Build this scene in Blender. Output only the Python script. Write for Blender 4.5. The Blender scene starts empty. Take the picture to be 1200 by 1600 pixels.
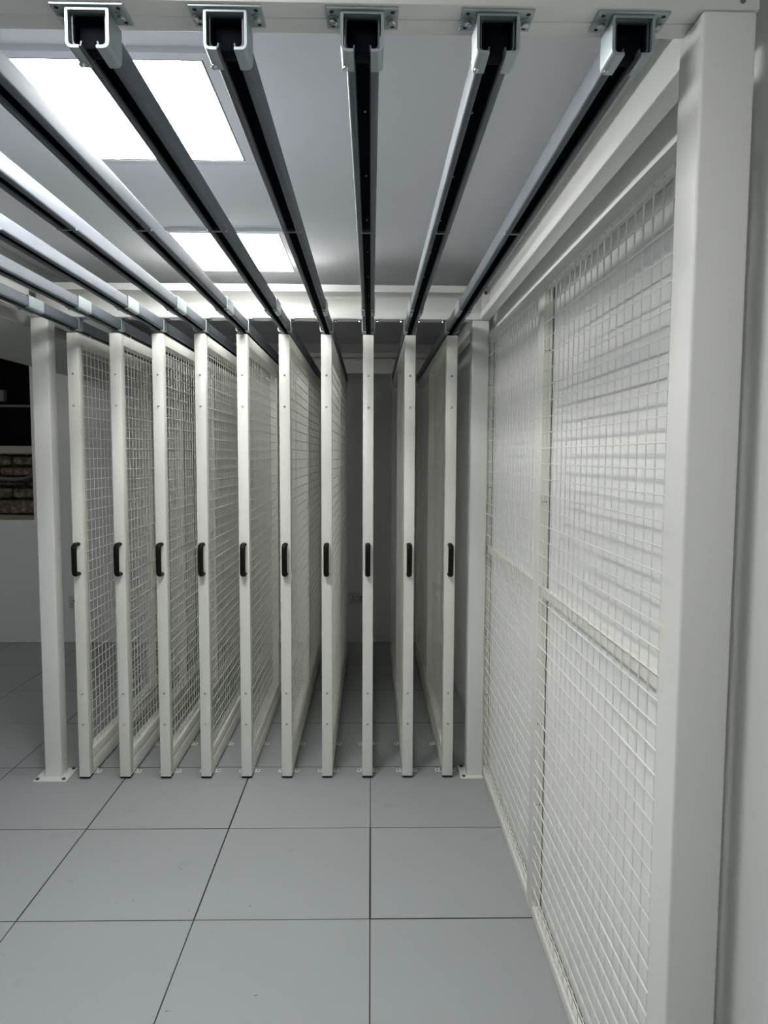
import bpy, bmesh, math, random
from mathutils import Matrix, Vector
random.seed(7)
C = bpy.context.scene.collection
PI = math.pi

# ------------------------------------------------------------------ helpers
class MB:
    """collects shapes into one bmesh, linked as ONE mesh object by build()"""
    def __init__(s):
        s.bm = bmesh.new()

    def _merge(s, b):
        me = bpy.data.meshes.new('tmp')
        b.to_mesh(me); b.free()
        s.bm.from_mesh(me)
        bpy.data.meshes.remove(me)

    def box(s, x0, x1, y0, y1, z0, z1, bev=0.0, seg=2):
        b = bmesh.new()
        v = [b.verts.new((x, y, z)) for x in (x0, x1) for y in (y0, y1) for z in (z0, z1)]
        for f in ((0, 1, 3, 2), (4, 6, 7, 5), (0, 4, 5, 1), (2, 3, 7, 6), (0, 2, 6, 4), (1, 5, 7, 3)):
            b.faces.new([v[i] for i in f])
        bmesh.ops.recalc_face_normals(b, faces=b.faces)
        if bev > 0:
            bmesh.ops.bevel(b, geom=list(b.edges), offset=bev, segments=seg, affect='EDGES', profile=.5)
        s._merge(b)
        return s

    def tube(s, pts, rx, rz=None, n=12, cap=True, ref=Vector((1, 0, 0))):
        """tube along pts; cross-section rx along ref, rz across it"""
        rz = rx if rz is None else rz
        pts = [Vector(p) for p in pts]
        rings = []
        m = len(pts)
        for i, p in enumerate(pts):
            t = (pts[min(i + 1, m - 1)] - pts[max(i - 1, 0)]).normalized()
            a = (ref - t * ref.dot(t))
            a = a.normalized() if a.length > 1e-4 else t.orthogonal().normalized()
            c = t.cross(a)
            rings.append([s.bm.verts.new(p + a * rx * math.cos(2 * PI * k / n) + c * rz * math.sin(2 * PI * k / n)) for k in range(n)])
        for i in range(m - 1):
            for k in range(n):
                s.bm.faces.new([rings[i][k], rings[i][(k + 1) % n], rings[i + 1][(k + 1) % n], rings[i + 1][k]])
        if cap:
            s.bm.faces.new(rings[0][::-1]); s.bm.faces.new(rings[-1])
        return s

    def lathe(s, prof, origin, axis, n=16):
        """prof: (radius, height) pairs swept about axis through origin"""
        o = Vector(origin); ax = Vector(axis).normalized()
        a = ax.orthogonal().normalized(); c = ax.cross(a)
        rings = []
        for r, h in prof:
            if r < 1e-6:
                rings.append([s.bm.verts.new(o + ax * h)])
            else:
                rings.append([s.bm.verts.new(o + ax * h + a * r * math.cos(2 * PI * k / n) + c * r * math.sin(2 * PI * k / n)) for k in range(n)])
        for r0, r1 in zip(rings, rings[1:]):
            for k in range(n):
                k2 = (k + 1) % n
                if len(r0) == 1 and len(r1) == 1: continue
                if len(r0) == 1: s.bm.faces.new([r0[0], r1[k], r1[k2]])
                elif len(r1) == 1: s.bm.faces.new([r0[k], r0[k2], r1[0]])
                else: s.bm.faces.new([r0[k], r0[k2], r1[k2], r1[k]])
        for r in (rings[0], rings[-1]):
            if len(r) > 2: s.bm.faces.new(r)
        return s

    def strip(s, pts, t, a0, a1, fn):
        """folded-sheet section: open 2-D path pts thickened by t to its left side, run from a0 to a1; fn(u, v, a) -> xyz"""
        P = [Vector(p) for p in pts]
        off = []
        for i, p in enumerate(P):
            d0 = (p - P[i - 1]).normalized() if i else None
            d1 = (P[i + 1] - p).normalized() if i < len(P) - 1 else None
            d0 = d0 or d1; d1 = d1 or d0
            n0 = Vector((-d0.y, d0.x)); n1 = Vector((-d1.y, d1.x))
            m = (n0 + n1).normalized()
            off.append(p + m * (t / max(.3, m.dot(n0))))
        vo = [[s.bm.verts.new(fn(q.x, q.y, a)) for a in (a0, a1)] for q in P]
        vi = [[s.bm.verts.new(fn(q.x, q.y, a)) for a in (a0, a1)] for q in off]
        F = s.bm.faces.new
        for i in range(len(P) - 1):
            F([vo[i][0], vo[i + 1][0], vo[i + 1][1], vo[i][1]])
            F([vi[i][0], vi[i][1], vi[i + 1][1], vi[i + 1][0]])
            for e in (0, 1):
                F([vo[i][e], vi[i][e], vi[i + 1][e], vo[i + 1][e]])
        for i in (0, -1):
            F([vo[i][0], vo[i][1], vi[i][1], vi[i][0]])
        return s

    def wire(s, p, q, r, n=6):
        return s.tube([p, q], r, n=n, cap=False, ref=Vector((.3, .5, .8)))

    def build(s, name, mat, parent=None, smooth=None, at=None):
        bmesh.ops.recalc_face_normals(s.bm, faces=s.bm.faces)
        me = bpy.data.meshes.new(name)
        s.bm.to_mesh(me); s.bm.free()
        me.materials.append(mat)
        if smooth is not None:
            me.shade_smooth()
            me.set_sharp_from_angle(angle=math.radians(smooth))
        o = bpy.data.objects.new(name, me)
        C.objects.link(o)
        if parent is not None: o.parent = parent
        if at is not None: o.location = at
        return o


def fillet(pts, radii, n=4):
    """round the inner corners of an open 2-D path"""
    out = [Vector(pts[0])]
    for i in range(1, len(pts) - 1):
        p, a, b = Vector(pts[i]), Vector(pts[i - 1]), Vector(pts[i + 1])
        r = radii if not isinstance(radii, (list, tuple)) else radii[i - 1]
        da, db = (a - p).normalized(), (b - p).normalized()
        for k in range(n + 1):
            t = k / n
            out.append((p + da * r) * (1 - t) ** 2 + p * 2 * t * (1 - t) + (p + db * r) * t ** 2)
    out.append(Vector(pts[-1]))
    return [(v.x, v.y) for v in out]


def thing(name, label, cat, loc=(0, 0, 0), group=None):
    o = bpy.data.objects.new(name, None)
    C.objects.link(o)
    o.location = loc; o.empty_display_size = .05
    o['label'] = label; o['category'] = cat
    if group: o['group'] = group
    return o


def struct(name, mb, mat, label, smooth=None):
    o = mb.build(name, mat, smooth=smooth)
    o['kind'] = 'structure'; o['label'] = label
    return o


def dup(root, loc, label):
    r = root.copy(); C.objects.link(r); r.location = loc; r['label'] = label
    for ch in list(root.children):
        c = ch.copy(); C.objects.link(c); c.parent = r
        for g in list(ch.children):
            d = g.copy(); C.objects.link(d); d.parent = c
    return r

# ------------------------------------------------------------------ materials
def new_mat(name):
    m = bpy.data.materials.new(name); m.use_nodes = True
    nt = m.node_tree
    return m, nt, nt.nodes['Principled BSDF']


def paint(name, col, rough=.45, bump=.02, scale=350., var=.04, metal=0., spec=.5, vscale=6.):
    m, nt, b = new_mat(name)
    N, L = nt.nodes.new, nt.links.new
    tc = N('ShaderNodeTexCoord')
    n1 = N('ShaderNodeTexNoise'); n1.inputs['Scale'].default_value = vscale; n1.inputs['Detail'].default_value = 4
    L(tc.outputs['Object'], n1.inputs['Vector'])
    mx = N('ShaderNodeMix'); mx.data_type = 'RGBA'
    mx.inputs['A'].default_value = (*[c * (1 - var) for c in col], 1)
    mx.inputs['B'].default_value = (*[min(1, c * (1 + var)) for c in col], 1)
    L(n1.outputs['Fac'], mx.inputs['Factor'])
    L(mx.outputs['Result'], b.inputs['Base Color'])
    b.inputs['Roughness'].default_value = rough
    b.inputs['Metallic'].default_value = metal
    b.inputs['Specular IOR Level'].default_value = spec
    if bump > 0:
        n2 = N('ShaderNodeTexNoise'); n2.inputs['Scale'].default_value = scale; n2.inputs['Detail'].default_value = 2
        L(tc.outputs['Object'], n2.inputs['Vector'])
        bp = N('ShaderNodeBump'); bp.inputs['Strength'].default_value = bump; bp.inputs['Distance'].default_value = .002
        L(n2.outputs['Fac'], bp.inputs['Height']); L(bp.outputs['Normal'], b.inputs['Normal'])
    return m


M = {}
M['powder'] = paint('cream white powder coat', (.80, .80, .75), .42, .03, 500, .015)
M['wire'] = paint('cream white wire coating', (.83, .83, .78), .4, 0, 1, .01)
M['column'] = paint('cream white column coat', (.79, .79, .765), .38, .03, 420, .02)
M['wall'] = paint('matt white wall paint', (.85, .855, .85), .75, .05, 240, .02, spec=.25)
M['ceiling'] = paint('matt white ceiling paint', (.82, .83, .855), .8, .02, 200, .02, spec=.2)
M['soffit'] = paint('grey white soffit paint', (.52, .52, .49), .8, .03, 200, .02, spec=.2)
M['black'] = paint('black plastic', (.004, .004, .005), .5, .03, 400, .02, spec=.2)
M['rubber'] = paint('black rubber', (.008, .008, .008), .8, .0, 1, .02)
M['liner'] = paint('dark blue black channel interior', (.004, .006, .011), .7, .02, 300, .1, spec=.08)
M['zinc'] = paint('galvanised steel', (.145, .162, .185), .55, .03, 120, .14, metal=.8, vscale=14)
M['zincplate'] = paint('clear zinc plated steel', (.42, .48, .50), .42, .02, 200, .10, metal=.75, vscale=22)
M['bolt'] = paint('bright bolt steel', (.55, .56, .57), .25, 0, 1, .02, metal=1.)
M['darkbolt'] = paint('dark steel bolt', (.10, .10, .10), .4, 0, 1, .02, metal=.8)
M['hole'] = paint('shadowed holes and wall gap', (.012, .013, .015), .7, 0, 1, .02)
M['frame'] = paint('white aluminium light frame', (.72, .73, .76), .5, 0, 1, .01)
M['socket'] = paint('white plastic', (.62, .62, .60), .4, 0, 1, .01)
M['sill'] = paint('weathered cream timber', (.36, .33, .26), .75, .2, 60, .15)
M['mortar'] = paint('sandy mortar', (.30, .255, .205), .9, .6, 45, .25, vscale=18)
M['slate'] = paint('grey slate strip', (.17, .17, .175), .6, .1, 60, .1)

m, nt, b = new_mat('dark window glass')
b.inputs['Base Color'].default_value = (.002, .002, .003, 1); b.inputs['Roughness'].default_value = .3; b.inputs['Specular IOR Level'].default_value = .08
M['glass'] = m

# light diffuser
m, nt, b = new_mat('lit white diffuser')
b.inputs['Base Color'].default_value = (.9, .9, .9, 1)
b.inputs['Emission Color'].default_value = (1.0, 1.0, .975, 1)
b.inputs['Emission Strength'].default_value = 40.0
M['diffuser'] = m
m2 = m.copy(); m2.name = 'lit white diffuser, dimmer'
m2.node_tree.nodes['Principled BSDF'].inputs['Emission Strength'].default_value = 15.0
M['diffuser_dim'] = m2

# rubble stone
m, nt, b = new_mat('dark rubble stone')
N, L = nt.nodes.new, nt.links.new
tc = N('ShaderNodeTexCoord')
n1 = N('ShaderNodeTexNoise'); n1.inputs['Scale'].default_value = 14; n1.inputs['Detail'].default_value = 8; n1.inputs['Roughness'].default_value = .7
L(tc.outputs['Object'], n1.inputs['Vector'])
cr = N('ShaderNodeValToRGB')
e = cr.color_ramp.elements
e[0].position = .28; e[0].color = (.03, .026, .02, 1)
e[1].position = .75; e[1].color = (.55, .47, .38, 1)
k = e.new(.5); k.color = (.17, .135, .105, 1)
L(n1.outputs['Fac'], cr.inputs['Fac']); L(cr.outputs['Color'], b.inputs['Base Color'])
b.inputs['Roughness'].default_value = .9
bp = N('ShaderNodeBump'); bp.inputs['Strength'].default_value = .9; bp.inputs['Distance'].default_value = .03
L(n1.outputs['Fac'], bp.inputs['Height']); L(bp.outputs['Normal'], b.inputs['Normal'])
M['stone'] = m

# raised access floor: 600 mm tiles with thin dark joints
TX, TY, TS = -1.1998, 2.9228, .6
m, nt, b = new_mat('grey raised floor tiles')
N, L = nt.nodes.new, nt.links.new


def mth(op, a, c=None, d=None):
    n = N('ShaderNodeMath'); n.operation = op
    for i, v in enumerate((a, c, d)):
        if v is None: continue
        if isinstance(v, (int, float)): n.inputs[i].default_value = v
        else: L(v, n.inputs[i])
    return n.outputs[0]


tc = N('ShaderNodeTexCoord'); sp = N('ShaderNodeSeparateXYZ'); L(tc.outputs['Object'], sp.inputs[0])
ux = mth('DIVIDE', mth('SUBTRACT', sp.outputs['X'], TX), TS)
uy = mth('DIVIDE', mth('SUBTRACT', sp.outputs['Y'], TY), TS)
fx, fy = mth('ROUND', ux), mth('ROUND', uy)
ix, iy = mth('FLOOR', ux), mth('FLOOR', uy)
dx = mth('MULTIPLY', mth('ABSOLUTE', mth('SUBTRACT', ux, fx)), TS)
dy = mth('MULTIPLY', mth('ABSOLUTE', mth('SUBTRACT', uy, fy)), TS)


def rnd(a, c):
    cb = N('ShaderNodeCombineXYZ'); L(a, cb.inputs[0]); L(c, cb.inputs[1])
    w = N('ShaderNodeTexWhiteNoise'); w.noise_dimensions = '2D'; L(cb.outputs[0], w.inputs['Vector'])
    return w.outputs['Value']


wx = mth('MULTIPLY_ADD', rnd(fx, iy), .0016, .0017)
wy = mth('MULTIPLY_ADD', rnd(fy, ix), .0018, .0015)
jx = mth('LESS_THAN', dx, wx); jy = mth('LESS_THAN', dy, wy)
joint = mth('MAXIMUM', jx, jy)
tile = rnd(ix, iy)
n1 = N('ShaderNodeTexNoise'); n1.inputs['Scale'].default_value = 1.6; n1.inputs['Detail'].default_value = 5; L(tc.outputs['Object'], n1.inputs['Vector'])
n2 = N('ShaderNodeTexNoise'); n2.inputs['Scale'].default_value = 420; n2.inputs['Detail'].default_value = 2; L(tc.outputs['Object'], n2.inputs['Vector'])
n3 = N('ShaderNodeTexNoise'); n3.inputs['Scale'].default_value = 34; n3.inputs['Detail'].default_value = 3; L(tc.outputs['Object'], n3.inputs['Vector'])
n4 = N('ShaderNodeTexNoise'); n4.inputs['Scale'].default_value = 5; n4.inputs['Detail'].default_value = 2; L(tc.outputs['Object'], n4.inputs['Vector'])
speck = mth('MULTIPLY', mth('GREATER_THAN', n3.outputs['Fac'], .735), mth('GREATER_THAN', n4.outputs['Fac'], .50))
smear = mth('MULTIPLY', mth('GREATER_THAN', n4.outputs['Fac'], .70), .06)
val = mth('ADD', mth('MULTIPLY_ADD', n1.outputs['Fac'], .08, .93), mth('MULTIPLY', mth('SUBTRACT', tile, .5), .03))
val = mth('ADD', val, mth('MULTIPLY', mth('SUBTRACT', n2.outputs['Fac'], .5), .10))
val = mth('SUBTRACT', val, mth('MULTIPLY', speck, .35))
val = mth('SUBTRACT', val, smear)
cm = N('ShaderNodeMix'); cm.data_type = 'RGBA'; cm.blend_type = 'MULTIPLY'; cm.inputs['Factor'].default_value = 1
cm.inputs['A'].default_value = (.375, .395, .404, 1)
cb = N('ShaderNodeCombineColor')
for i in range(3): L(val, cb.inputs[i])
L(cb.outputs[0], cm.inputs['B'])
cj = N('ShaderNodeMix'); cj.data_type = 'RGBA'; cj.inputs['B'].default_value = (.010, .010, .011, 1)
L(joint, cj.inputs['Factor']); L(cm.outputs['Result'], cj.inputs['A'])
L(cj.outputs['Result'], b.inputs['Base Color'])
rg = mth('MULTIPLY_ADD', n1.outputs['Fac'], .12, .38)
L(rg, b.inputs['Roughness'])
b.inputs['Specular IOR Level'].default_value = .4
hgt = mth('SUBTRACT', mth('MULTIPLY', n2.outputs['Fac'], .25), joint)
bp = N('ShaderNodeBump'); bp.inputs['Strength'].default_value = .10; bp.inputs['Distance'].default_value = .002
L(hgt, bp.inputs['Height']); L(bp.outputs['Normal'], b.inputs['Normal'])
M['floor'] = m

# ------------------------------------------------------------------ dimensions
H = 1.576
CEIL = 2.505
WX = .590            # right wall face
YB = 5.98            # back wall face
XL = -4.3
YF = -3.0
ZB = 2.2196          # underside of the beams
ZBT = 2.376
PX = [-1.39362 + .19697 * i for i in range(10)]
YP = 3.3926
L_P = 2.155
ZT = 2.1446
CXR = (.475, .555)
CXL = (-1.591, -1.511)
ORD = ['first', 'second', 'third', 'fourth', 'fifth', 'sixth', 'seventh', 'eighth', 'ninth', 'last']

# ------------------------------------------------------------------ setting
struct('floor', MB().box(XL - .1, WX + .1, YF - .1, YB + .6, -.1, 0), M['floor'], 'grey square raised floor tiles with thin dark joints')
struct('ceiling', MB().box(XL - .1, WX + .1, YF - .1, YB + .6, CEIL, CEIL + .1), M['ceiling'], 'smooth white ceiling above the rails')
struct('wall_right', MB().box(WX, WX + .1, YF - .1, YB + .6, 0, CEIL), M['wall'], 'plain white wall behind the fixed mesh screens')
struct('wall_left', MB().box(XL - .1, XL, YF - .1, YB + .6, 0, CEIL), M['wall'], 'plain white wall on the open side of the room')
struct('wall_front', MB().box(XL, WX, YF - .1, YF, 0, CEIL), M['wall'], 'plain white wall opposite the mesh panels')
WIN = (-4.2, -2.812, 1.036, 2.485)
w = MB()
w.box(WIN[1], WX, YB, YB + .3, 0, CEIL)
w.box(XL, WIN[1], YB, YB + .3, 0, WIN[2])
w.box(XL, WIN[0], YB, YB + .3, WIN[2], CEIL)
w.box(WIN[0], WIN[1], YB, YB + .3, WIN[3], CEIL)
struct('wall_back', w, M['wall'], 'white plastered end wall with a window opening')
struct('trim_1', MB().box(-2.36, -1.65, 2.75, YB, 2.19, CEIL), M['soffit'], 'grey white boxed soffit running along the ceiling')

struct('trim_6', MB().box(WX - .0095, WX, 1.25, 3.486, 0, .030), M['hole'], 'dark strip painted as shadow in the gap at the wall foot behind the screens')  # near-black strip puts the shadow between bottom rail and wall into colour

# exposed stone below the window, inside the opening
st = MB()
st.box(WIN[0], WIN[1], YB + .20, YB + .32, WIN[2], 1.585)
rows = [(1.075, 1.20), (1.21, 1.31), (1.315, 1.365), (1.40, 1.475), (1.485, 1.575)]
for z0, z1 in rows:
    x = WIN[0] + .01
    while x < WIN[1] - .03:
        ln = random.uniform(.16, .34)
        x1 = min(x + ln, WIN[1] - .004)
        st.box(x, x1 - .008, YB + .06 + random.uniform(0, .05), YB + .22, z0 + random.uniform(0, .008), z1 - random.uniform(0, .012), .022, 2)
        x = x1
stone = struct('trim_2', st, M['stone'], 'old dark rubble stone left exposed below the window', 40)
struct('trim_3', MB().box(WIN[0], WIN[1], YB + .015, YB + .21, WIN[2], 1.072, .006), M['mortar'], 'sandy mortar ledge along the bottom of the opening')
sl = MB()
sl.tube([(WIN[0], YB + .06, 1.372), (-3.1, YB + .055, 1.38), (-3.0, YB + .05, 1.372), (-2.90, YB + .045, 1.378), (-2.825, YB + .05, 1.40)], .05, .016, 10, ref=Vector((0, 1, 0)))
struct('trim_4', sl, M['slate'], 'thin grey slate strip wedged between the old stones', 40)
struct('trim_5', MB().box(WIN[0], WIN[1], YB + .03, YB + .30, 1.59, 1.652, .006), M['sill'], 'cream timber sill on top of the exposed stone')
wn = struct('window_1', MB().box(WIN[0], WIN[1], YB + .24, YB + .26, 1.652, WIN[3]), M['glass'], 'dark night-time window above the exposed stone')
MB().box(WIN[0], WIN[1], YB + .215, YB + .24, 1.985, 2.005, .003).build('window_bar', M['slate'], wn)
MB().box(-3.20, -3.115, YB + .17, YB + .24, 2.03, 2.13, .012).build('window_latch', M['slate'], wn)

# ------------------------------------------------------------------ steel frame
def lipped_c(mb, u0, u1, z0, z1, lip, t, a0, a1, fn):
    """channel whose mouth is at u0 and whose web is at u1"""
    if u1 > u0:
        p = [(u0, z0 + lip), (u0, z0), (u1, z0), (u1, z1), (u0, z1), (u0, z1 - lip)]
    else:
        p = [(u0, z1 - lip), (u0, z1), (u1, z1), (u1, z0), (u0, z0), (u0, z0 + lip)]
    mb.strip(fillet(p, .004, 3), t, a0, a1, fn)
    return mb


# beam nearest the camera: two halves welded along the underside
nb = thing('steel_beam', 'cream steel crossbeam nearest the camera, carrying the open rail ends', 'beam', (-.52, 1.069, ZB), 'rack crossbeams')
x0, x1 = CXL[0] + .52, .558 + .52
MB().box(x0, x1, 0, .0375, 0, ZBT - ZB, .003).build('beam_half', M['column'], nb, 40)
MB().box(x0, x1, .0382, .076, 0, ZBT - ZB, .003).build('beam_half', M['column'], nb, 40)
MB().lathe([(0, 0), (.004, 0), (.004, .0012), (0, .0012)], (.5325 + .52, .0002, .012), (0, -1, 0)).build('bolt_hole', M['slate'], nb)

mb_ = thing('steel_beam', 'cream steel channel crossbeam above the front ends of the panels', 'beam', (-.52, 3.40, ZB), 'rack crossbeams')
lipped_c(MB(), 0, .078, 0, ZBT - ZB, .032, .004, x0, x1, lambda u, v, a: (a, u, v)).build('channel', M['column'], mb_, 40)
bb_ = thing('steel_beam', 'cream steel channel crossbeam at the far end of the panels', 'beam', (-.52, 5.60, ZB), 'rack crossbeams')
lipped_c(MB(), 0, .078, 0, ZBT - ZB, .032, .004, x0, x1, lambda u, v, a: (a, u, v)).build('channel', M['column'], bb_, 40)

def side_beam(label, x_mouth, x_web, y0, y1, plate_at):
    t = thing('steel_beam', label, 'beam', (x_mouth, y0, ZB), 'rack side beams')
    d = x_web - x_mouth
    lipped_c(MB(), 0, d, 0, ZBT - ZB, .028, .004, .004, y1 - y0 - .004, lambda u, v, a: (u, a, v)).build('channel', M['column'], t, 40)
    if plate_at:
        s = 1 if d > 0 else -1
        pl = MB().box(min(0, d) + .004, max(0, d) - .004, y1 - y0 - .012, y1 - y0 - .0045, .034, ZBT - ZB - .034)
        pl.build('end_plate', M['column'], t)
        MB().lathe([(0, 0), (.008, 0), (.008, .005), (.005, .008), (0, .008)], (d * .5, y1 - y0 - .012, .12), (0, -1, 0), 6).build('bolt', M['darkbolt'], t)
    return t


side_beam('cream steel channel beam above the two fixed mesh screens', CXR[0] + .035, CXR[1], 1.145, 3.40, True)
side_beam('cream steel channel beam along the white wall behind the last panel', CXR[0] + .035, CXR[1], 3.478, 5.60, False)
side_beam('cream steel channel beam beside the outermost rail on the soffit side', CXL[1] - .035, CXL[0], 1.145, 3.40, False)
side_beam('cream steel channel beam behind the first panel, under the soffit', CXL[1] - .035, CXL[0], 3.478, 5.60, False)


def column(label, x0, x1, y0, y1, plate=None):
    t = thing('steel_column', label, 'column', ((x0 + x1) / 2, (y0 + y1) / 2, 0), 'rack columns')
    hx, hy = (x1 - x0) / 2, (y1 - y0) / 2
    MB().box(-hx, hx, -hy, hy, 0.008 if plate else 0, ZB - .0005, .006, 3).build('post', M['column'], t, 45)
    if plate:
        a0, a1, b0, b1 = plate
        cx, cy = t.location.x, t.location.y
        p = MB().box(a0 - cx, a1 - cx, b0 - cy, b1 - cy, 0, .008, .0015, 1).build('base_plate', M['column'], t, 40)
        for px in (a0 + .017, a1 - .017):
            for py in (b0 + .014, b1 - .014):
                if CXR[0] - .05 < px < CXR[1] + .1 and px > .5: continue
                MB().lathe([(0, 0), (.0095, 0), (.0095, .005), (.006, .008), (0, .0085)], (px - cx, py - cy, .008), (0, 0, 1), 6).build('anchor_bolt', M['darkbolt'], p)
    return t


column('large square cream steel column beside the white wall, nearest the camera', CXR[0], CXR[1], 1.069, 1.149)
column('square cream steel column between the last hanging panel and the mesh screen', CXR[0], CXR[1], 3.406, 3.486, (.443, .5551, 3.378, 3.516))
column('square cream steel column standing before the first hanging panel and the dark window', CXL[0], CXL[1], 3.406, 3.486, (CXL[0] - .04, CXL[1] + .04, 3.362, 3.508))
column('far square cream steel column seen through the mesh behind the first panels', CXL[0], CXL[1], 5.60, 5.678)

# ------------------------------------------------------------------ fixed mesh screens
def screen(label, y0, y1):
    t = thing('mesh_screen', label, 'mesh screen', (.556, y0, 0), 'fixed mesh screens')
    ln = y1 - y0; D = .030; zt = 2.155
    st0 = MB().box(0, D, 0, .038, 0.002, zt, .0025).build('frame_stile', M['powder'], t, 40)
    st1 = MB().box(0, D, ln - .038, ln, 0.002, zt, .0025).build('frame_stile', M['powder'], t, 40)
    MB().box(0.0004, D, .038, ln - .038, zt - .038, zt, .0025).build('top_rail', M['powder'], t, 40)
    MB().box(0.0004, D - .006, .038, ln - .038, .002, .038, .0025).build('bottom_rail', M['powder'], t, 40)
    MB().box(.009, .029, .043, ln - .043, 1.118, 1.146, .001, 1).build('middle_bar', M['powder'], t, 40)
    MB().box(.011, .027, ln - .043, ln - .038, 1.119, 1.145).build('bar_end_cap', M['rubber'], t)
    g = MB()
    z = 0.055
    while z < zt - .04:
        g.wire((.0015, .036, z), (.0015, ln - .036, z), .0019); z += .05
    y = ln % .05 + .035
    while y < ln - .04:
        g.wire((.0047, y, .036), (.0047, y, zt - .036), .0019); y += .05
    g.build('wire_mesh', M['wire'], t, 60)
    for s_, yy, ax in ((st1, ln - .038, -1),):
        for zz in (.40, 1.43, 1.92, .68):
            for xx in (.010, .022):
                MB().lathe([(0, 0), (.0038, 0), (.0038, .002), (0, .003)], (xx, yy, zz), (0, ax, 0), 8).build('frame_bolt', M['darkbolt'], s_)
    return t


screen('white wire mesh screen fixed by the wall, the nearer one beside the big column', 1.151, 2.367)
screen('white wire mesh screen fixed by the wall, touching the column by the last panel', 2.3695, 3.4885)

# ------------------------------------------------------------------ hanging mesh panels
def make_panel(label, loc):
    t = thing('hanging_mesh_panel', label, 'mesh panel', loc, 'sliding mesh panels hung in a row')
    hw = .0245
    fp = MB().box(-.025, .025, 0, .05, .012, ZT, .002).build('front_post', M['powder'], t, 40)
    MB().box(-.025, .025, L_P - .05, L_P, .012, ZT, .002).build('rear_post', M['powder'], t, 40)
    MB().box(-hw, hw, .0502, L_P - .0502, ZT - .05, ZT - .0005, .002).build('top_rail', M['powder'], t, 40)
    MB().box(-hw + .002, hw - .002, .0502, L_P - .0502, .080, .132, .002).build('bottom_rail', M['powder'], t, 40)
    MB().box(-hw, hw, .0502, L_P - .0502, .0125, .080, .002).build('kick_rail', M['powder'], t, 40)
    MB().box(-.0205, .0205, 1.082, 1.098, .132, ZT - .05, .001, 1).build('mullion', M['powder'], t, 40)
    bays = ((.05, 1.082), (1.098, L_P - .05))
    for y0, y1 in bays:
        g = MB()
        z = .16
        while z < ZT - .055:
            g.wire((.0118, y0 - .001, z), (.0118, y1 + .001, z), .0019, 6); z += .05
        n = int((y1 - y0) / .05)
        for k in range(1, n + 1):
            y = y0 + k * (y1 - y0) / (n + 1)
            g.wire((.0085, y, .131), (.0085, y, ZT - .049), .0017, 6)
        g.build('wire_mesh', M['wire'], t, 60)
    # bar handle
    z0, z1, r = 1.014, 1.156, .018
    pts = [(0, -.0005, z0)]
    for k in range(7):
        a = PI / 2 * k / 6
        pts.append((0, -.030 - r * math.sin(a) + .0, z0 + r - r * math.cos(a)))
    for k in range(7):
        a = PI / 2 * k / 6
        pts.append((0, -.030 - r * math.cos(a), z1 - r + r * math.sin(a)))
    pts.append((0, -.0005, z1))
    MB().tube(pts, .0128, .0095, 14).build('handle', M['black'], t, 50)
    for zz in (.275, .428, 1.809, 1.956):
        MB().lathe([(0, -.001), (.0058, -.001), (.0058, .0015), (.0045, .0038), (.002, .005), (0, .0052)], (0, 0, zz), (0, -1, 0), 12).build('bolt', M['bolt'], fp, 40)
    MB().box(-.024, .024, .002, .048, .0036, .0122).build('rubber_foot', M['rubber'], fp)
    for yy in (.22, L_P - .22):
        MB().lathe([(0, 0), (.006, 0), (.006, .034), (.011, .034), (.011, .042), (0, .042)], (0, yy, ZT - .001), (0, 0, 1), 10).build('hanger_bolt', M['bolt'], t, 40)
    return t


def panel_label(i):
    if i == 0: return 'hanging white mesh panel with black handle, beside the column at the dark window'
    if i == 9: return 'hanging white mesh panel with black handle, last of the row, beside fixed screens'
    return f'hanging white mesh panel with black handle, {ORD[i]} in the row from dark window'


p0 = make_panel(panel_label(0), (PX[0], YP, 0))
for i in range(1, 10):
    dup(p0, (PX[i], YP, 0), panel_label(i))

# ------------------------------------------------------------------ floor guides
def make_guide(label, loc):
    t = thing('floor_guide', label, 'floor guide', loc, 'floor guides under the panels')
    b = MB().box(-.052, .052, 0, .032, 0, .0032, .0006, 1).build('base', M['powder'], t, 40)
    for s in (-1, 1):
        MB().box(min(s * .0275, s * .0305), max(s * .0275, s * .0305), .002, .028, .003, .016, .0006, 1).build('cheek', M['powder'], t, 40)
        MB().lathe([(0, 0), (.0048, 0), (.0048, .001), (0, .0012)], (s * .0415, .016, .0031), (0, 0, 1), 10).build('screw_hole', M['darkbolt'], t)
    return t


rowname = {3.462: 'front', 3.797: 'second'}
g0 = None
for y, rn in rowname.items():
    for i in range(10):
        which = f'{ORD[i]} hanging panel' + ('' if i in (0, 9) else ' from the dark window')
        lab = (f'small white floor guide at the foot of the {which}' if rn == 'front'
               else f'second-row white floor guide farther in under the {which}')
        if g0 is None: g0 = make_guide(lab, (PX[i], y, 0))
        else: dup(g0, (PX[i], y, 0), lab)

# ------------------------------------------------------------------ rails
Y0, Y1 = 1.086, 5.66
RW, RH, RT = .025, .046, .0022
ZR = 2.1655


def rail_profile(w, h, inset=0., slot=.0105, lip=.007):
    return fillet([(-slot, lip + inset), (-slot - .0015, inset), (-w, inset), (-w, h - inset), (w, h - inset), (w, inset), (slot + .0015, inset), (slot, lip + inset)],
                  [.0025, .009, .006, .006, .009, .0025], 5)[::-1]


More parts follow.
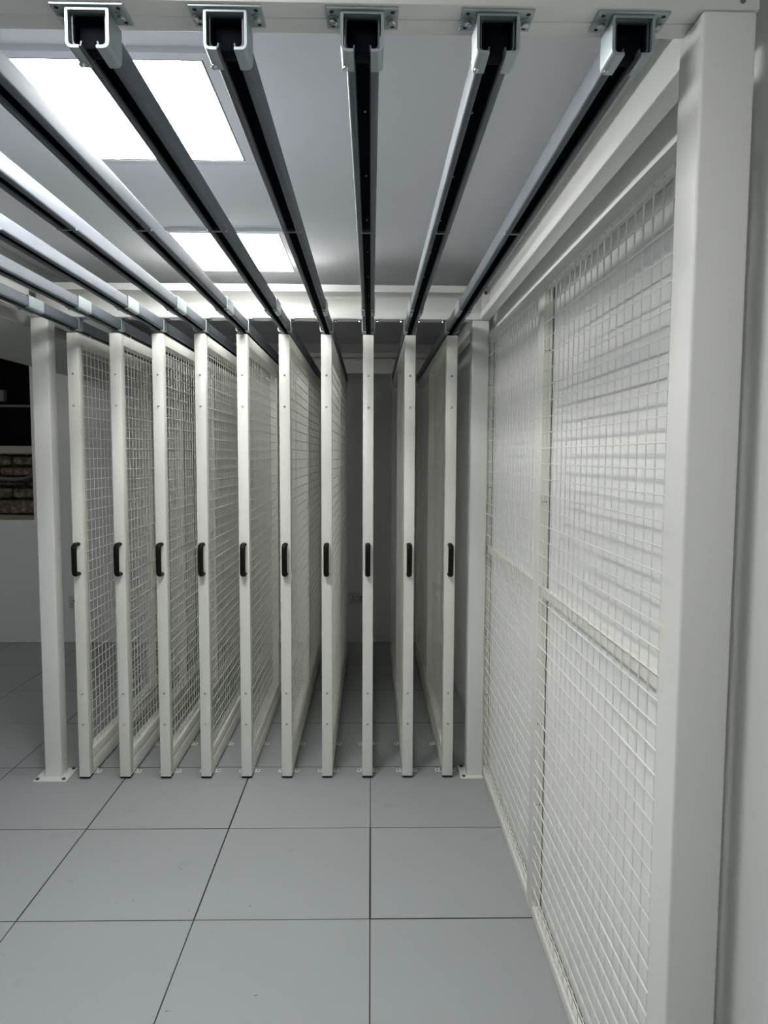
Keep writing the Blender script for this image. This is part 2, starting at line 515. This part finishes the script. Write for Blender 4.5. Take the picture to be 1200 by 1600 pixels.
def make_rail(label, loc):
    t = thing('ceiling_rail', label, 'rail', loc, 'ceiling rails above the panels')
    Ln = Y1 - Y0; yj = 2.985 - Y0
    f = lambda u, v, a: (u, a, v)
    MB().strip(rail_profile(RW, RH), RT, 0, yj - .001, f).build('channel', M['zinc'], t, 40)
    MB().strip(rail_profile(RW, RH), RT, yj + .001, Ln, f).build('channel', M['zinc'], t, 40)
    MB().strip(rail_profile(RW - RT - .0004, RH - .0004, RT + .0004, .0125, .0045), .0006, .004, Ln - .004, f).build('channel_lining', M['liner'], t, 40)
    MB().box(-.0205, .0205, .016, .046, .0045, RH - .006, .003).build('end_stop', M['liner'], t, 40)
    # cross bolt of the stop in the slot
    sb = MB().box(-.0098, .0098, 1.936 - Y0, 1.948 - Y0, .001, .012, .002).build('stop_block', M['darkbolt'], t, 40)
    MB().tube([(-.0255, 1.942 - Y0, .0035), (.0255, 1.942 - Y0, .0035)], .003, n=8, ref=Vector((0, 0, 1))).build('stop_pin', M['zincplate'], sb)
    for k in range(6):
        y = 1.36 - Y0 + .30 * k
        MB().lathe([(0, 0), (.0042, 0), (.003, .0022), (0, .003)], (0.002, y, RH - RT - .0012), (0, 0, -1), 8).build('hole_light_dot', M['bolt'], t, 40)  # bright heads stand in for ceiling light showing through the rail holes
    # joiner sleeve round the joint
    w, h = RW + .0034, RH + .002
    pr = fillet([(-.0125, -.0030), (-w, -.0030), (-w, h), (-w + .012, h + .001)], [.009, .002], 5)[::-1]
    pl = [(-x, z) for x, z in pr][::-1]
    js = MB().strip(pr, .0028, 2.922 - Y0, 3.052 - Y0, f)
    js.build('joiner_sleeve', M['zincplate'], t, 40)
    MB().strip(pl, .0028, 2.922 - Y0, 3.052 - Y0, f).build('joiner_sleeve', M['zincplate'], t, 40)
    for sx in (-1, 1):
        MB().lathe([(0, 0), (.0045, 0), (.0045, .004), (0, .005)], (sx * .018, 2.935 - Y0, h), (0, 0, 1), 6).build('screw', M['bolt'], t)
        MB().lathe([(0, 0), (.004, 0), (.004, .0035), (0, .0045)], (sx * .019, 2.94 - Y0, -.0028), (0, 0, -1), 8).build('screw', M['darkbolt'], t)
    return t


def rail_label(i):
    if i == 0: return 'galvanised channel rail carrying the first hanging panel, beside the soffit'
    if i == 9: return 'galvanised channel rail carrying the last hanging panel, next to the white wall'
    return f'galvanised channel rail carrying the {ORD[i]} hanging panel from the dark window'


r0 = make_rail(rail_label(0), (PX[0], Y0, ZR))
for i in range(1, 10):
    dup(r0, (PX[i], Y0, ZR), rail_label(i))

# ------------------------------------------------------------------ rail brackets
def make_bracket(label, loc, grp, pw=.0525, d=.055):
    t = thing('rail_bracket', label, 'bracket', loc, grp)     # origin: front edge, middle of the rail, underside of the rail
    top = ZB - ZR
    MB().box(-pw, pw, -.004, .046, top - .0040, top - .0002, .0008, 1).build('plate', M['zincplate'], t, 40)
    w = RW + .0062; zt = top - .0044; zb = -.0062
    pr = fillet([(-.0125, zb), (-w, zb), (-w, zt), (w, zt), (w, zb), (.0125, zb)], [.010, .005, .005, .010], 5)[::-1]
    MB().strip(pr, .0040, 0, d, lambda u, v, a: (u, a, v)).build('strap', M['zincplate'], t, 40)
    for s in (-1, 1):
        b = MB().lathe([(0, 0), (.0085, 0), (.0085, .0015), (0, .0015)], (s * .043, .020, top - .004), (0, 0, -1), 14).build('washer', M['zincplate'], t, 40)
        MB().lathe([(0, 0), (.0062, 0), (.0062, .005), (.0045, .006), (0, .006)], (s * .043, .020, top - .0055), (0, 0, -1), 6).build('hex_bolt', M['bolt'], b)
        for yy in (.004, .038):
            MB().lathe([(0, 0), (.0032, 0), (.0032, .0006), (0, .0006)], (s * .044, yy, top - .0039), (0, 0, -1), 10).build('bolt_hole', M['hole'], t)
    MB().lathe([(0, 0), (.0042, 0), (.0042, .006), (.003, .0075), (0, .0075)], (-.0235, d - .010, zb + .003), Vector((-.55, 0, -.83)), 10).build('set_screw', M['bolt'], t, 40)
    return t


b0 = None
near_names = ['', '', '', '', '', 'in front of the ceiling light', 'second from ceiling light', 'above the middle gap', 'next but one to big column', 'next to the big column']
for i in range(5, 10):
    lab = f'zinc bracket clamping a rail end to the near beam, {near_names[i]}'
    loc = (PX[i], 1.0777, ZR)
    if b0 is None: b0 = make_bracket(lab, loc, 'brackets on the near beam')
    else: dup(b0, loc, lab)
b1 = None
for i in range(10):
    lab = f'small zinc bracket under the middle beam above the {ORD[i]} hanging panel' + ('' if i in (0, 9) else ' from the dark window')
    loc = (PX[i], 3.404, ZR)
    if b1 is None: b1 = make_bracket(lab, loc, 'brackets on the middle beam', .050, .048)
    else: dup(b1, loc, lab)
b2 = None
for i in range(10):
    lab = f'small zinc bracket under the far beam, {ORD[i]} hanging panel' + ('' if i in (0, 9) else ' from the dark window')
    loc = (PX[i], 5.606, ZR)
    if b2 is None: b2 = make_bracket(lab, loc, 'brackets on the far beam', .050, .048)
    else: dup(b2, loc, lab)

# ------------------------------------------------------------------ sockets
so = thing('wall_socket', 'white double power socket low on the back wall between the middle panels', 'socket', (-.115, YB, .38), 'wall sockets')
MB().box(-.073, .073, -.011, -.0002, -.043, .043, .004).build('faceplate', M['socket'], so, 40)
for sx in (-.036, .036):
    for dx_, dz_, w_, h_ in ((0, .006, .004, .008), (-.011, -.014, .006, .003), (.011, -.014, .006, .003)):
        MB().box(sx + dx_ - w_, sx + dx_ + w_, -.0118, -.0108, dz_ - h_, dz_ + h_).build('socket_slot', M['hole'], so)
    MB().box(sx - .012 + (.018 if sx < 0 else -.018), sx + (.018 if sx < 0 else -.018) , -.014, -.0108, .022, .034, .001, 1).build('rocker_switch', M['socket'], so)
so = thing('wall_socket', 'small white socket low on the back wall beside the first hanging panel', 'socket', (-2.50, YB, .345), 'wall sockets')
MB().box(-.043, .043, -.011, -.0002, -.05, .05, .004).build('faceplate', M['socket'], so, 40)
MB().box(-.004, .004, -.0118, -.0108, .004, .018).build('socket_slot', M['hole'], so)
MB().box(-.020, -.009, -.0118, -.0108, -.018, -.012).build('socket_slot', M['hole'], so)
MB().box(.009, .020, -.0118, -.0108, -.018, -.012).build('socket_slot', M['hole'], so)

# ------------------------------------------------------------------ ceiling lights
def ceiling_light(label, x0, x1, y0, y1, dm='diffuser'):
    cx, cy = (x0 + x1) / 2, (y0 + y1) / 2
    t = thing('ceiling_light', label, 'ceiling light', (cx, cy, CEIL), 'ceiling light panels')
    hx, hy = (x1 - x0) / 2, (y1 - y0) / 2
    fw, fh = .030, .014
    fr = MB()
    fr.box(-hx - fw, hx + fw, -hy - fw, -hy, -fh, 0)
    fr.box(-hx - fw, hx + fw, hy, hy + fw, -fh, 0)
    fr.box(-hx - fw, -hx, -hy, hy, -fh, 0)
    fr.box(hx, hx + fw, -hy, hy, -fh, 0)
    fr.build('light_frame', M['frame'], t)
    gk = MB()
    for a in ((-hx, hx, -hy, -hy + .006), (-hx, hx, hy - .006, hy), (-hx, -hx + .006, -hy + .006, hy - .006), (hx - .006, hx, -hy + .006, hy - .006)):
        gk.box(a[0], a[1], a[2], a[3], -fh + .001, -.003)
    gk.build('gasket', M['slate'], t)
    MB().box(-hx + .0062, hx - .0062, -hy + .0062, hy - .0062, -fh + .003, -.002).build('diffuser', M[dm], t)
    return t


ceiling_light('large square lit ceiling panel nearer the camera, above the rails', -.853, -.393, 1.737, 2.306)
ceiling_light('square lit ceiling panel further in, near the middle crossbeam', -.842, -.381, 3.03, 3.64, 'diffuser_dim')


def lamp(loc, sx, sy, e, rot=(0, 0, 0), col=(1.0, 1.0, .975)):
    ld = bpy.data.lights.new('unseen_lamp', 'AREA'); ld.shape = 'RECTANGLE'; ld.size = sx; ld.size_y = sy; ld.energy = e; ld.color = col
    o = bpy.data.objects.new('unseen_lamp', ld); C.objects.link(o); o.location = loc; o.rotation_euler = rot
    return o


# unseen lamps: ceiling-light row continued past the camera, plus fill added on the left
lamp((-.62, .71, 2.49), .46, .57, 12.5)
lamp((-.62, -.60, 2.49), .46, .57, 2)
lamp((-2.5, 1.0, 2.49), .46, .57, 3)  # added fill from the left, towards the right wall and column
lamp((-2.9, -.9, 2.49), .46, .57, 1)

lamp((-3.2, 3.35, 2.49), .46, .57, 1)  # added out of view to brighten the left part of the back wall
lamp((-2.95, 5.0, 2.49), .46, .57, 2)  # added close to the back wall to lift its upper part

# ------------------------------------------------------------------ world, camera, colour
wd = bpy.data.worlds.new('world'); bpy.context.scene.world = wd; wd.use_nodes = True
wd.node_tree.nodes['Background'].inputs['Color'].default_value = (.8, .85, .9, 1)
wd.node_tree.nodes['Background'].inputs['Strength'].default_value = .05

fpx, pitch, yaw, roll, CH = 1113.667, .077444, .018187, .0042827, 1.57616
F = Vector((math.sin(yaw) * math.cos(pitch), math.cos(yaw) * math.cos(pitch), -math.sin(pitch)))
R0 = Vector((math.cos(yaw), -math.sin(yaw), 0)); U0 = R0.cross(F)
R = R0 * math.cos(roll) + U0 * math.sin(roll)
U = U0 * math.cos(roll) - R0 * math.sin(roll)
cd = bpy.data.cameras.new('camera'); cam = bpy.data.objects.new('camera', cd); C.objects.link(cam)
cam.matrix_world = Matrix(((R.x, U.x, -F.x, 0), (R.y, U.y, -F.y, 0), (R.z, U.z, -F.z, CH), (0, 0, 0, 1)))
cd.sensor_fit = 'VERTICAL'; cd.sensor_height = 36; cd.sensor_width = 27
cd.lens = fpx * 36 / 1600
cd.clip_start = .02
sc = bpy.context.scene
sc.camera = cam
sc.view_settings.view_transform = 'Standard'
sc.view_settings.look = 'None'
sc.view_settings.exposure = 0.13
sc.view_settings.gamma = 1.0
sc.cycles.max_bounces = 10
sc.cycles.diffuse_bounces = 6
sc.cycles.use_denoising = True
